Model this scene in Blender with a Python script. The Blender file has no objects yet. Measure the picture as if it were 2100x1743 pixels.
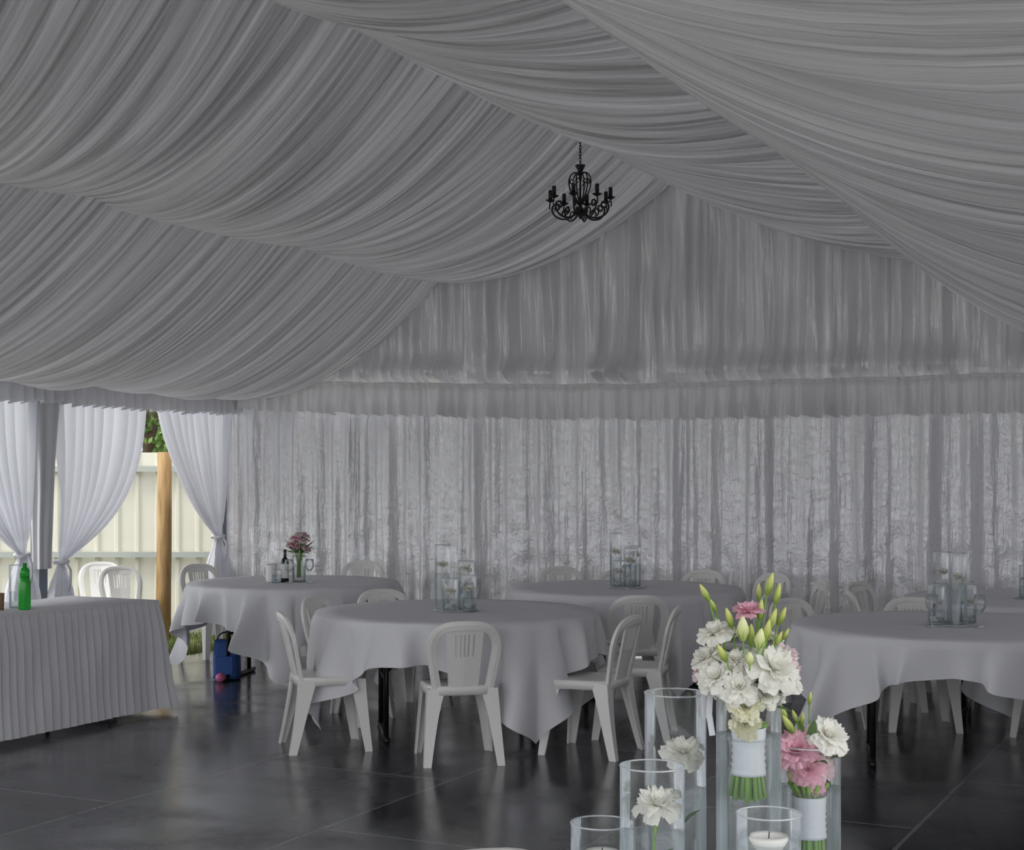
import bpy, math, random
from mathutils import Vector, noise, Matrix
random.seed(7)
C = bpy.context.scene.collection
pi = math.pi

# ------------------------------------------------------------------ helpers
def link(o, parent=None):
    C.objects.link(o)
    if parent: o.parent = parent
    return o

def mk(name, verts, faces, mat=None, parent=None, smooth=True, loc=(0,0,0), rot=(0,0,0), uvs=None):
    me = bpy.data.meshes.new(name)
    me.from_pydata([tuple(v) for v in verts], [], faces)
    if smooth:
        me.polygons.foreach_set('use_smooth', [True]*len(me.polygons))
    if mat: me.materials.append(mat)
    if uvs:
        ul = me.uv_layers.new(name='UVMap')
        for l in me.loops:
            ul.data[l.index].uv = uvs[l.vertex_index]
    me.update()
    o = bpy.data.objects.new(name, me)
    o.location = loc; o.rotation_euler = rot
    return link(o, parent)

def empty(name, loc=(0,0,0), rot=(0,0,0)):
    o = bpy.data.objects.new(name, None)
    o.empty_display_size = 0.1
    o.location = loc; o.rotation_euler = rot
    return link(o)

def tag(o, label, cat, group=None, kind=None):
    o['label'] = label; o['category'] = cat
    if group: o['group'] = group
    if kind: o['kind'] = kind
    return o

def struct(o, label=None):
    o['kind'] = 'structure'
    if label: o['label'] = label
    return o

def grid(nu, nv, f, uvf=None, off=0):
    V=[];F=[];U=[]
    for i in range(nu+1):
        for j in range(nv+1):
            u=i/nu; v=j/nv
            V.append(f(u,v)); U.append(uvf(u,v) if uvf else (u,v))
    for i in range(nu):
        for j in range(nv):
            a=off+i*(nv+1)+j
            F.append((a,a+nv+1,a+nv+2,a+1))
    return V,F,U

def box(V,F,x0,x1,y0,y1,z0,z1):
    b=len(V)
    V += [(x0,y0,z0),(x1,y0,z0),(x1,y1,z0),(x0,y1,z0),(x0,y0,z1),(x1,y0,z1),(x1,y1,z1),(x0,y1,z1)]
    F += [(b,b+3,b+2,b+1),(b+4,b+5,b+6,b+7),(b,b+1,b+5,b+4),(b+1,b+2,b+6,b+5),(b+2,b+3,b+7,b+6),(b+3,b,b+4,b+7)]

def lathe(V,F,prof,n=32,cx=0,cy=0):
    b=len(V); m=len(prof)
    for i in range(n):
        a=2*pi*i/n
        for r,z in prof: V.append((cx+r*math.cos(a),cy+r*math.sin(a),z))
    for i in range(n):
        k=(i+1)%n
        for j in range(m-1):
            F.append((b+i*m+j,b+k*m+j,b+k*m+j+1,b+i*m+j+1))

def tube(V,F,pts,rad,n=8,closed=False):
    pts=[Vector(p) for p in pts]; b=len(V); m=len(pts)
    up=Vector((0.13,0.27,0.95)).normalized()
    prevn=None
    for i,p in enumerate(pts):
        if closed: t=pts[(i+1)%m]-pts[i-1]
        else: t=pts[min(i+1,m-1)]-pts[max(i-1,0)]
        if t.length<1e-9: t=Vector((0,0,1))
        t.normalize()
        if prevn is None:
            nn=t.cross(up)
            if nn.length<1e-3: nn=t.cross(Vector((1,0,0)))
        else: nn=prevn-t*prevn.dot(t)
        nn.normalize(); prevn=nn; bb=t.cross(nn)
        r=rad(i/(m-1)) if callable(rad) else rad
        for k in range(n):
            a=2*pi*k/n
            V.append(p+nn*(r*math.cos(a))+bb*(r*math.sin(a)))
    rng=m if closed else m-1
    for i in range(rng):
        j=(i+1)%m
        for k in range(n):
            k2=(k+1)%n
            F.append((b+i*n+k,b+i*n+k2,b+j*n+k2,b+j*n+k))
    if not closed:
        F.append(tuple(b+k for k in reversed(range(n))))
        F.append(tuple(b+(m-1)*n+k for k in range(n)))

def nz(x,y=0.0,z=0.0): return noise.noise(Vector((x,y,z)))

# ------------------------------------------------------------------ materials
def newmat(name):
    m=bpy.data.materials.new(name); m.use_nodes=True
    nt=m.node_tree; nt.nodes.clear()
    out=nt.nodes.new('ShaderNodeOutputMaterial')
    return m,nt,out

def principled(nt,color,rough,**kw):
    p=nt.nodes.new('ShaderNodeBsdfPrincipled')
    p.inputs['Base Color'].default_value=(*color,1)
    p.inputs['Roughness'].default_value=rough
    for k,v in kw.items():
        p.inputs[k.replace('_',' ')].default_value=v
    return p

def addnoise(nt,scale,detail=3,coord='Object',stretch=(1,1,1)):
    tc=nt.nodes.new('ShaderNodeTexCoord'); mp=nt.nodes.new('ShaderNodeMapping')
    mp.inputs['Scale'].default_value=stretch
    n=nt.nodes.new('ShaderNodeTexNoise'); n.inputs['Scale'].default_value=scale; n.inputs['Detail'].default_value=detail
    nt.links.new(tc.outputs[coord],mp.inputs[0]); nt.links.new(mp.outputs[0],n.inputs['Vector'])
    return n

def simple(name,color,rough=0.5,var=0.08,scale=8,bump=0.0,**kw):
    m,nt,out=newmat(name)
    p=principled(nt,color,rough,**kw)
    n=addnoise(nt,scale)
    mx=nt.nodes.new('ShaderNodeMix'); mx.data_type='RGBA'
    mx.inputs['A'].default_value=(*[c*(1-var) for c in color],1)
    mx.inputs['B'].default_value=(*[min(1,c*(1+var)) for c in color],1)
    nt.links.new(n.outputs['Fac'],mx.inputs['Factor']); nt.links.new(mx.outputs['Result'],p.inputs['Base Color'])
    if bump:
        b=nt.nodes.new('ShaderNodeBump'); b.inputs['Strength'].default_value=bump; b.inputs['Distance'].default_value=0.01
        nt.links.new(n.outputs['Fac'],b.inputs['Height']); nt.links.new(b.outputs[0],p.inputs['Normal'])
    nt.links.new(p.outputs[0],out.inputs[0])
    return m

def fabric(name,color,rough,transl,scale=10,stretch=(1,1,1),bump=0.3,dist=0.01,coord='Object',spec=0.3,tcol=None,metal=0.0,scale2=0,bump2=0.3,dist2=0.010,streak=None,detail=4):
    """woven fabric; streak=(stretch,lo,hi): gather density changes how much light comes through"""
    m,nt,out=newmat(name)
    p=principled(nt,color,rough)
    p.inputs['Specular IOR Level'].default_value=spec
    p.inputs['Metallic'].default_value=metal
    t=nt.nodes.new('ShaderNodeBsdfTranslucent'); t.inputs[0].default_value=(*(tcol or color),1)
    n=addnoise(nt,scale,detail,coord,stretch)
    b=nt.nodes.new('ShaderNodeBump'); b.inputs['Strength'].default_value=bump; b.inputs['Distance'].default_value=dist
    nt.links.new(n.outputs['Fac'],b.inputs['Height'])
    if scale2:
        n2=addnoise(nt,scale2,5); n2.inputs['Distortion'].default_value=1.0
        b2=nt.nodes.new('ShaderNodeBump'); b2.inputs['Strength'].default_value=bump2; b2.inputs['Distance'].default_value=dist2
        nt.links.new(n2.outputs['Fac'],b2.inputs['Height']); nt.links.new(b2.outputs[0],b.inputs['Normal'])
    nt.links.new(b.outputs[0],p.inputs['Normal']); 
    mx=nt.nodes.new('ShaderNodeMixShader'); mx.inputs[0].default_value=transl
    if streak:
        sn=addnoise(nt,1,7,coord,streak[0]); sn.inputs['Roughness'].default_value=0.6
        mr=nt.nodes.new('ShaderNodeMapRange'); mr.inputs['From Min'].default_value=0.36; mr.inputs['From Max'].default_value=0.68
        mr.inputs['To Min'].default_value=streak[1]; mr.inputs['To Max'].default_value=streak[2]
        nt.links.new(sn.outputs['Fac'],mr.inputs['Value']); nt.links.new(mr.outputs[0],mx.inputs[0])
    nt.links.new(p.outputs[0],mx.inputs[1]); nt.links.new(t.outputs[0],mx.inputs[2]); nt.links.new(mx.outputs[0],out.inputs[0])
    return m

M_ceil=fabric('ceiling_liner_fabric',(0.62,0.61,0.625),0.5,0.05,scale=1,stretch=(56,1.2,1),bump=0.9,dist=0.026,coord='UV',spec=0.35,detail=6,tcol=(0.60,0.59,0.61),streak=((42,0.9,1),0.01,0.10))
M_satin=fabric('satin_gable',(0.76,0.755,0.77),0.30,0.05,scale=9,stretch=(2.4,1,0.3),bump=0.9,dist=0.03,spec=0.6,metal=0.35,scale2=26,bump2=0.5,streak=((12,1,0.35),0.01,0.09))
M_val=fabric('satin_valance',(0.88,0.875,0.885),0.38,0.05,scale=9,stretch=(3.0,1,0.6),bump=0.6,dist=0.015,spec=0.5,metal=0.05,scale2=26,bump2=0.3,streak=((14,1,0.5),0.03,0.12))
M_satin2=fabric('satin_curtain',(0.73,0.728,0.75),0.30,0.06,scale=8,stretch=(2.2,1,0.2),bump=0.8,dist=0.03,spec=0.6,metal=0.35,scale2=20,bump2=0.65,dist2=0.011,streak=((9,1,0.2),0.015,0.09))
M_sheer=fabric('window_curtain_fabric',(0.90,0.905,0.94),0.6,0.5,scale=20,bump=0.2,spec=0.2)
M_frill=fabric('valance_fabric',(0.80,0.80,0.82),0.5,0.14,scale=1,stretch=(160,2,1),bump=0.5,dist=0.01,coord='UV',spec=0.3)
M_cloth=fabric('tablecloth_fabric',(0.77,0.77,0.80),0.7,0.06,scale=6,bump=0.35,dist=0.015,spec=0.2,scale2=3,bump2=0.5,dist2=0.014)
M_plastic=simple('white_chair_plastic',(0.85,0.84,0.81),0.34,0.03,5,0.05)
M_black=simple('black_painted_metal',(0.012,0.012,0.014),0.4,0.2,20)
M_iron=simple('black_wrought_iron',(0.006,0.006,0.007),0.45,0.3,30,0.2)
M_pole=simple('grey_aluminium',(0.23,0.25,0.29),0.4,0.1,6,0.0,Metallic=0.5)
M_candle=simple('chandelier_candle_sleeve',(0.01,0.01,0.01),0.5,0.1,30)
M_ribbon=fabric('white_ribbon',(0.84,0.85,0.90),0.35,0.1,scale=60,bump=0.2,spec=0.5)
M_stem=simple('green_stem',(0.20,0.38,0.06),0.5,0.25,40)
M_leaf=simple('leaf_green',(0.10,0.18,0.06),0.5,0.3,15)
M_green=simple('green_plastic_bottle',(0.03,0.50,0.05),0.2,0.15,10)
M_green.node_tree.nodes['Principled BSDF'].inputs['Transmission Weight'].default_value=0.35
M_brown=simple('brown_cardboard',(0.28,0.17,0.10),0.7,0.15,20)
M_dbottle=simple('dark_bottle_glass',(0.01,0.012,0.01),0.12,0.1,10)
M_white=simple('white_label',(0.8,0.8,0.78),0.6,0.03,10)
M_bluebag=simple('blue_nylon',(0.03,0.10,0.36),0.6,0.2,30,0.3)
M_pinkball=simple('pink_rubber',(0.70,0.16,0.34),0.45,0.1,20)
M_wax=simple('white_wax',(0.90,0.88,0.82),0.5,0.03,10)
M_pebble=simple('white_glass_pebbles',(0.75,0.75,0.75),0.2,0.1,40)

def petalmat(name,c1,c2):
    m,nt,out=newmat(name)
    p=principled(nt,c1,0.55)
    n=addnoise(nt,25,2)
    mx=nt.nodes.new('ShaderNodeMix'); mx.data_type='RGBA'
    mx.inputs['A'].default_value=(*c1,1); mx.inputs['B'].default_value=(*c2,1)
    nt.links.new(n.outputs['Fac'],mx.inputs['Factor']); nt.links.new(mx.outputs['Result'],p.inputs['Base Color'])
    t=nt.nodes.new('ShaderNodeBsdfTranslucent'); nt.links.new(mx.outputs['Result'],t.inputs[0])
    ms=nt.nodes.new('ShaderNodeMixShader'); ms.inputs[0].default_value=0.3
    nt.links.new(p.outputs[0],ms.inputs[1]); nt.links.new(t.outputs[0],ms.inputs[2]); nt.links.new(ms.outputs[0],out.inputs[0])
    return m
M_pw=petalmat('white_petal',(0.97,0.96,0.90),(0.93,0.92,0.84))
M_pc=petalmat('cream_petal',(0.92,0.89,0.70),(0.86,0.85,0.62))
M_pp=petalmat('pink_petal',(0.88,0.42,0.55),(0.94,0.66,0.74))
M_pl=petalmat('pale_pink_petal',(0.90,0.64,0.70),(0.92,0.82,0.82))

def budmat(name,ca,cb):
    m,nt,out=newmat(name); p=principled(nt,ca,0.5)
    tc=nt.nodes.new('ShaderNodeTexCoord'); s=nt.nodes.new('ShaderNodeSeparateXYZ'); r=nt.nodes.new('ShaderNodeValToRGB')
    r.color_ramp.elements[0].color=(*ca,1); r.color_ramp.elements[1].color=(*cb,1)
    r.color_ramp.elements[0].position=0.15; r.color_ramp.elements[1].position=0.8
    nt.links.new(tc.outputs['Generated'],s.inputs[0]); nt.links.new(s.outputs['Z'],r.inputs[0]); nt.links.new(r.outputs[0],p.inputs['Base Color'])
    nt.links.new(p.outputs[0],out.inputs[0]); return m
M_bud=budmat('green_yellow_bud',(0.24,0.36,0.05),(0.64,0.66,0.20))
M_budc=budmat('cream_bud',(0.42,0.54,0.14),(0.82,0.82,0.44))

def thinglass(name,tint,base,edge,edgecol=(0.85,0.88,0.90),diff=0.25):
    """thin clear glass: transparent sheet with Fresnel reflection and a pale hazy edge"""
    m,nt,out=newmat(name)
    tr=nt.nodes.new('ShaderNodeBsdfTransparent'); tr.inputs[0].default_value=(*tint,1)
    gl=nt.nodes.new('ShaderNodeBsdfGlossy'); gl.inputs['Roughness'].default_value=0.03; gl.inputs[0].default_value=(0.95,0.97,1,1)
    df=nt.nodes.new('ShaderNodeBsdfDiffuse'); df.inputs[0].default_value=(*edgecol,1)
    mg=nt.nodes.new('ShaderNodeMixShader'); mg.inputs[0].default_value=diff
    nt.links.new(gl.outputs[0],mg.inputs[1]); nt.links.new(df.outputs[0],mg.inputs[2])
    fr=nt.nodes.new('ShaderNodeFresnel'); fr.inputs['IOR'].default_value=1.45
    n=addnoise(nt,5,2); b=nt.nodes.new('ShaderNodeBump'); b.inputs['Strength'].default_value=0.04; b.inputs['Distance'].default_value=0.01
    nt.links.new(n.outputs['Fac'],b.inputs['Height']); nt.links.new(b.outputs[0],gl.inputs['Normal'])
    mr=nt.nodes.new('ShaderNodeMapRange'); mr.inputs['To Min'].default_value=base; mr.inputs['To Max'].default_value=edge
    nt.links.new(fr.outputs[0],mr.inputs['Value'])
    ms=nt.nodes.new('ShaderNodeMixShader')
    nt.links.new(mr.outputs[0],ms.inputs[0]); nt.links.new(tr.outputs[0],ms.inputs[1]); nt.links.new(mg.outputs[0],ms.inputs[2])
    nt.links.new(ms.outputs[0],out.inputs[0]); return m
M_glass=thinglass('clear_vase_glass',(0.985,0.99,0.99),0.015,0.85)
M_rim=thinglass('glass_rim',(0.95,0.97,0.97),0.45,0.95,diff=0.6)
M_water=thinglass('vase_water',(0.94,0.965,0.965),0.06,0.6,diff=0.5)

def floor_material():
    m,nt,out=newmat('dark_floor_panels')
    p=principled(nt,(0.02,0.021,0.025),0.3)
    tc=nt.nodes.new('ShaderNodeTexCoord'); mp=nt.nodes.new('ShaderNodeMapping')
    mp.inputs['Rotation'].default_value=(0,0,pi/2); mp.inputs['Location'].default_value=(0.5,0.35,0)
    br=nt.nodes.new('ShaderNodeTexBrick'); br.inputs['Scale'].default_value=1.0
    br.inputs['Brick Width'].default_value=2.4; br.inputs['Row Height'].default_value=1.2
    br.inputs['Mortar Size'].default_value=0.009; br.inputs['Mortar Smooth'].default_value=0.1
    br.inputs['Color1'].default_value=(0,0,0,1); br.inputs['Color2'].default_value=(1,1,1,1); br.inputs['Mortar'].default_value=(0.5,0.5,0.5,1)
    br.offset=0.5
    nt.links.new(tc.outputs['Object'],mp.inputs[0]); nt.links.new(mp.outputs[0],br.inputs['Vector'])
    n=addnoise(nt,1.8,8); n2=addnoise(nt,16,8); n2.inputs['Roughness'].default_value=0.75
    rr=nt.nodes.new('ShaderNodeMapRange'); rr.inputs['From Min'].default_value=0.40; rr.inputs['From Max'].default_value=0.64
    rr.inputs['To Min'].default_value=0.03; rr.inputs['To Max'].default_value=0.24
    nt.links.new(n.outputs['Fac'],rr.inputs['Value'])
    ma=nt.nodes.new('ShaderNodeMath'); ma.operation='MULTIPLY_ADD'; ma.inputs[1].default_value=0.10
    nt.links.new(br.outputs['Color'],ma.inputs[0]); nt.links.new(rr.outputs[0],ma.inputs[2]); nt.links.new(ma.outputs[0],p.inputs['Roughness'])
    cr=nt.nodes.new('ShaderNodeValToRGB')
    cr.color_ramp.elements[0].position=0.38; cr.color_ramp.elements[0].color=(0.021,0.022,0.028,1)
    cr.color_ramp.elements[1].position=0.74; cr.color_ramp.elements[1].color=(0.12,0.12,0.13,1)
    nt.links.new(n2.outputs['Fac'],cr.inputs[0])
    pv=nt.nodes.new('ShaderNodeMix'); pv.data_type='RGBA'; pv.blend_type='MULTIPLY'; pv.inputs['Factor'].default_value=1.0
    mr=nt.nodes.new('ShaderNodeMapRange'); mr.inputs['To Min'].default_value=0.7; mr.inputs['To Max'].default_value=1.45
    nt.links.new(br.outputs['Color'],mr.inputs['Value']); nt.links.new(cr.outputs[0],pv.inputs['A']); nt.links.new(mr.outputs[0],pv.inputs['B'])
    mx=nt.nodes.new('ShaderNodeMix'); mx.data_type='RGBA'; mx.inputs['B'].default_value=(0.18,0.18,0.19,1)
    nt.links.new(br.outputs['Fac'],mx.inputs['Factor']); nt.links.new(pv.outputs['Result'],mx.inputs['A']); nt.links.new(mx.outputs['Result'],p.inputs['Base Color'])
    b=nt.nodes.new('ShaderNodeBump'); b.inputs['Strength'].default_value=0.07; b.inputs['Distance'].default_value=0.01
    nt.links.new(n2.outputs['Fac'],b.inputs['Height'])
    b2=nt.nodes.new('ShaderNodeBump'); b2.inputs['Strength'].default_value=0.9; b2.inputs['Distance'].default_value=0.006; b2.invert=True
    nt.links.new(br.outputs['Fac'],b2.inputs['Height']); nt.links.new(b.outputs[0],b2.inputs['Normal'])
    nt.links.new(b2.outputs[0],p.inputs['Normal'])
    p.inputs['Specular IOR Level'].default_value=1.0
    nt.links.new(p.outputs[0],out.inputs[0]); return m
M_floor=floor_material()

def ramp_mat(name,c1,c2,scale,rough,stretch=(1,1,1),bump=0.3,detail=5):
    m,nt,out=newmat(name); p=principled(nt,c1,rough); n=addnoise(nt,scale,detail,'Object',stretch)
    r=nt.nodes.new('ShaderNodeValToRGB'); r.color_ramp.elements[0].color=(*c1,1); r.color_ramp.elements[1].color=(*c2,1)
    r.color_ramp.elements[0].position=0.3; r.color_ramp.elements[1].position=0.7
    b=nt.nodes.new('ShaderNodeBump'); b.inputs['Strength'].default_value=bump; b.inputs['Distance'].default_value=0.01
    nt.links.new(n.outputs['Fac'],r.inputs[0]); nt.links.new(r.outputs[0],p.inputs['Base Color'])
    nt.links.new(n.outputs['Fac'],b.inputs['Height']); nt.links.new(b.outputs[0],p.inputs['Normal'])
    nt.links.new(p.outputs[0],out.inputs[0]); return m
M_grass=ramp_mat('grass_ground',(0.11,0.12,0.09),(0.20,0.20,0.17),6,0.9)
M_blade=ramp_mat('grass_blades',(0.12,0.20,0.04),(0.35,0.36,0.14),3,0.8)
M_wood=ramp_mat('treated_pine',(0.30,0.17,0.06),(0.55,0.36,0.16),6,0.7,(6,6,0.6))
M_fence=ramp_mat('cream_sheet_metal',(0.66,0.64,0.53),(0.71,0.69,0.58),2,0.5,bump=0.02)
M_rail=ramp_mat('fence_rail_paint',(0.36,0.39,0.36),(0.44,0.46,0.42),2,0.5,bump=0.02)
M_fol=ramp_mat('tree_foliage',(0.04,0.09,0.01),(0.18,0.30,0.07),4,0.7)
M_bark=ramp_mat('tree_bark',(0.07,0.05,0.03),(0.14,0.1,0.07),8,0.9)

# ------------------------------------------------------------------ tent geometry
WID=9.82; RX=4.91; EZ=2.46; RZ=4.10
KN={
 0:(0.0,[0,2.6,5.2,7.9,10.8,14.0],[2.46]*6),
 1:(2.55,[0,2.40,4.74,7.4,10.6,14.0],[3.426]*6),
 2:(4.91,[0,2.87,5.61,8.4,11.2,14.0],[4.18,4.13,4.11,4.11,4.11,4.11]),
 3:(6.95,[0,2.87,5.61,8.4,11.2,14.0],[3.31,3.50,3.60,3.60,3.60,3.60]),
 4:(9.82,[0,2.87,5.61,8.4,11.2,14.0],[2.50]*6)}
SAG={0:0.43,1:0.25,2:0.10,3:0.27}
LS=[0.0,0.06,0.04,0.07,0.05]; LM=[0.03,0.06,0.10,0.18]
def ceil_pt(panel,k,u,v):
    xa,sa,za=KN[panel]; xb,sb,zb=KN[panel+1]
    A0=Vector((xa,-sa[k],za[k])); A1=Vector((xa,-sa[k+1],za[k+1]))
    B0=Vector((xb,-sb[k],zb[k])); B1=Vector((xb,-sb[k+1],zb[k+1]))
    p=A0.lerp(A1,u).lerp(B0.lerp(B1,u),v)
    lsag=(LS[panel]*(1-v)+LS[panel+1]*v)+LM[panel]*math.sin(pi*v)*(0.6 if (k==0 and panel==2) else 1)
    p.z-=SAG[panel]*4*v*(1-v)*(1 if panel not in (0,) else (1+0.25*(0.5-v)))
    p.z-=lsag*(4*u*(1-u))**0.75
    return p
def gable_z(x):
    for pn in range(4):
        xa=KN[pn][0]; xb=KN[pn+1][0]
        if x<=xb+1e-6:
            v=(x-xa)/(xb-xa); return ceil_pt(pn,0,0,v).z
    return EZ
def pleat(s,q):
    ph=s*10.0+1.6*nz(s*1.1,q*0.4,1.0)+0.8*nz(s*2.7,q*0.6,3.0)
    am=0.40+1.2*abs(nz(s*2.0,q*0.8,7.0))
    a=abs(math.sin(pi*ph))**0.8
    big=nz(s*1.7,q*0.45,5.0)
    fine=nz(s*24,q*0.9,9.0)
    return 0.038*am*(0.5-a)+0.075*big+0.014*fine
V=[];F=[];U=[]
for k in range(5):
    for pn in range(4):
        nu,nv=(440,20) if k<3 else (220,16)
        def f(u,v,pn=pn,k=k):
            p=ceil_pt(pn,k,u,v)
            s=k*2.8+u*2.8
            w=0.25+0.75*math.sin(pi*v)**0.7
            d=pleat(s,pn+v)*w
            e=min(u,1-u)*2.8
            d*=min(1,0.4+e*3)
            sx=math.sin(pi*v)
            p.z+=d
            p.x+=(0.7*d*sx if pn<2 else -0.5*d*sx)
            p.y+=0.5*d*sx
            return p
        v_,f_,u_=grid(nu,nv,f,lambda u,v,k=k,pn=pn:(k+u+0.05*math.sin(pi*v)*nz((k+u)*3,pn),pn+v),off=len(V))
        V+=v_;F+=f_;U+=u_
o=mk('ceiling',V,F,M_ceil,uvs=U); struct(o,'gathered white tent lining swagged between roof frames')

# gable upper lining
def header_z(x):
    t=min(1,x/4.9); return 2.50-0.13*t*t*(3-2*t)+0.012*nz(x*3,2)
def fold(x,z,fq,seed):
    ph=x*fq+1.1*nz(x*0.9,seed)+0.22*nz(x*2.0,z*0.6,seed)
    s=math.sin(2*pi*ph)
    return (s*0.5+0.5)**1.8
NX=1100
def f(u,v):
    x=u*WID; zh=header_z(x); zt=max(gable_z(x)+0.05,zh+0.03)
    z=zh+(zt-zh)*v
    h=z-zh
    am=0.04+0.14*abs(nz(x*1.1,3.3))*2
    y=-am*fold(x,z,3.4,2.0)-0.060*fold(x+0.3,z,9.0,6.0)*(0.4+0.9*abs(nz(x*2,z,2))*2)
    y-=0.020*nz(x*14,z*1.2,4)+0.035*nz(x*4,z*1.8,8)
    bul=math.exp(-((h-0.13)/0.10)**2)
    y-=bul*(0.05+0.20*nz(x*2.2,1.0,7)+0.16*abs(nz(x*5,0,3)))
    if h<0.06: y*=0.30+0.70*h/0.06
    return (x,y-0.02,z)
V,F,U=grid(NX,40,f)
o=mk('wall_back',V,F,M_satin,uvs=U); struct(o,'gathered white satin lining of the tent gable')

# valance across gable
def f(u,v):
    x=0.03+u*(WID-0.06); zh=header_z(x)+0.02
    hgt=0.31+0.015*nz(x*4,4)-0.05*max(0,1-x/1.5)
    z=zh-hgt*v
    g=math.sin(2*pi*(x*6.5+1.1*nz(x*2.5,11)+0.10*nz(x*3,v*2)))
    g2=math.sin(2*pi*(x*15+0.8*nz(x*4,31)))
    y=-0.19-(0.014+0.036*v)*g*(0.5+1.2*abs(nz(x*1.7,9))*2)-0.010*g2*(1-0.4*v)
    if v<0.14: y-=0.02*math.sin(pi*v/0.14)*(0.4+abs(math.sin(x*60+3*nz(x*5))))
    elif v<0.2: y+=0.012*math.sin(pi*(v-0.14)/0.06)
    z+=0.010*g*v
    return (x,y,z)
V,F,U=grid(1400,24,f)
tag(mk('valance',V,F,M_val,uvs=U),'gathered white satin valance along the gable wall','valance')

# lower curtains
edges=[0.03,1.62,3.43,5.0,6.6,8.2,9.8]
for i in range(6):
    x0,x1=edges[i]-0.05*(i>0),edges[i+1]
    def f(u,v,i=i):
        x=x0+u*(x1-x0); z=2.32-2.30*v
        y=-0.085*fold(x,z*0.3,2.2,12.0+i)*(0.4+1.3*abs(nz(x*0.8,i)))-0.040*fold(x+0.2,z*0.3,5.6,16.0)*(0.35+1.3*abs(nz(x*1.5,z*0.4,2)))-0.012*nz(x*11,z*0.6,4)-0.02*nz(x*3,z*1.6,14)*v
        y-=0.013*nz(x*8,z*7,3)*(0.1+v)
        y+=0.03*(u-0.5)
        if u>0.97: y-=0.03*(u-0.97)/0.03
        return (x,y+0.02,z)
    V,F,U=grid(240,90,f)
    o=mk('drape',V,F,M_satin2,uvs=U)
    tag(o,'long white satin wall drape hanging to the floor','curtain',group='satin drapes lining the gable wall')

# unseen right side drape, added so light enters from the front and left
def f(u,v):
    y=-0.02-u*9.0; z=2.55-2.52*v
    return (9.96+0.05*math.sin(2*pi*(y*3+0.8*nz(y*1.5,2)))+0.03*nz(y*6,z),y,z)
V,F,U=grid(500,16,f)
struct(mk('added_wall_right',V,F,M_satin2,uvs=U),'unseen white side drape added to block light from the right')

# left side valance
def f(u,v):
    y=-0.02-u*6.9; seg=(y/-2.6)%1.0
    z=2.52-(0.31+0.02*nz(y*4,3))*v-0.02*math.sin(pi*seg)
    g=math.sin(2*pi*(y*8+0.9*nz(y*2.5,1)))
    z+=0.012*g*v
    return (0.24+(0.010+0.04*v)*g+0.01*nz(y*15,v),y,z)
V,F,U=grid(800,12,f)
tag(mk('valance',V,F,M_frill,uvs=U),'frilled white valance above the open side curtains','valance')

# poles
for y in (-0.06,-2.6,-5.2):
    e=empty('tent_pole',(0.0,y,-0.04))
    V=[];F=[]
    box(V,F,-0.05,0.05,-0.05,0.05,0.0,2.44); box(V,F,-0.09,0.09,-0.09,0.09,0.0,0.02)
    mk('leg_profile',V,F,M_pole,smooth=False,parent=e)
    if y<-1:
        def f(u,v):
            a=2*pi*u; r=0.085+0.08*(1-v)**1.6
            r*=1+0.18*math.sin(a*7+2*nz(v*2,y))+0.05*nz(u*9,v*3)
            return (0.05+0.64*r*math.cos(a),-0.02+r*math.sin(a),2.38-1.55*v)
        V,F,U=grid(90,24,f)
        mk('gathered_wrap',V,F,M_cloth,parent=e)
    tag(e,'grey aluminium marquee leg beside the side curtains','tent pole',group='marquee legs')

# tied side curtains
def tied(yA,yB,yT,zT,p,amp,label,n=9,sg=1,drop=0.10):
    e=empty('curtain',(0.0,yA,-0.03))
    ztop=2.45; vt=0.68
    def f(u,v):
        if v<=vt:
            f_=v/vt
            wA=yA+(yT-0.03*sg-yA)*(f_**1.2)
            wB=yB+(yT+0.03*sg-yB)*(f_**p)
            y=wA+(wB-wA)*u; z=ztop-(ztop-zT)*f_
            z-=drop*u*math.sin(pi*f_)*0.6
            a=amp*(0.35+0.65*(1-f_**3))
        else:
            g=(v-vt)/(1-vt); w=0.03+0.13*math.sin(min(1,g*2.2)*pi/2)
            y=yT+(u-0.5)*2*w*sg; z=zT-(zT+0.0)*g
            a=amp*(0.4+0.5*min(1,g*3))
        x=0.10+a*math.sin(2*pi*(u*n+0.3*nz(u*5,v*1.5,yA)))+0.5*a*nz(u*14,v*1.5,yA)+0.02*nz(u*3,v*3,yA)
        d=abs(v-vt)
        if d<0.06: x=0.10+(x-0.10)*(0.7)
        return (x,y-yA,z+0.03)
    V,F,U=grid(170,70,f)
    mk('drape',V,F,M_sheer,parent=e,uvs=U)
    V=[];F=[]
    pts=[(0.10+0.055*math.cos(a*2*pi/20),yT-yA+0.06*math.sin(a*2*pi/20),zT+0.03+0.008*math.sin(a)) for a in range(20)]
    tube(V,F,pts,0.016,8,closed=True)
    mk('tieback',V,F,M_ribbon,parent=e)
    V=[];F=[]
    tube(V,F,[(0.16,yT-yA,zT+0.03),(0.18,yT-yA+0.03,zT-0.04),(0.17,yT-yA+0.04,zT-0.14),(0.165,yT-yA+0.02,zT-0.22)],0.012,6)
    mk('tieback_tail',V,F,M_ribbon,parent=e)
    tag(e,label,'curtain')
    return e
tied(-0.10,-1.17,-0.25,0.98,1.7,0.055,'white curtain tied back beside the corner leg',sg=-1)
tied(-2.50,-1.31,-2.44,0.84,2.4,0.055,'white curtain swept and tied towards a grey leg',sg=1,drop=0.25)
tied(-2.72,-3.92,-2.90,0.92,2.0,0.055,'white curtain knotted back at waist height by a grey leg',sg=-1)

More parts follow.
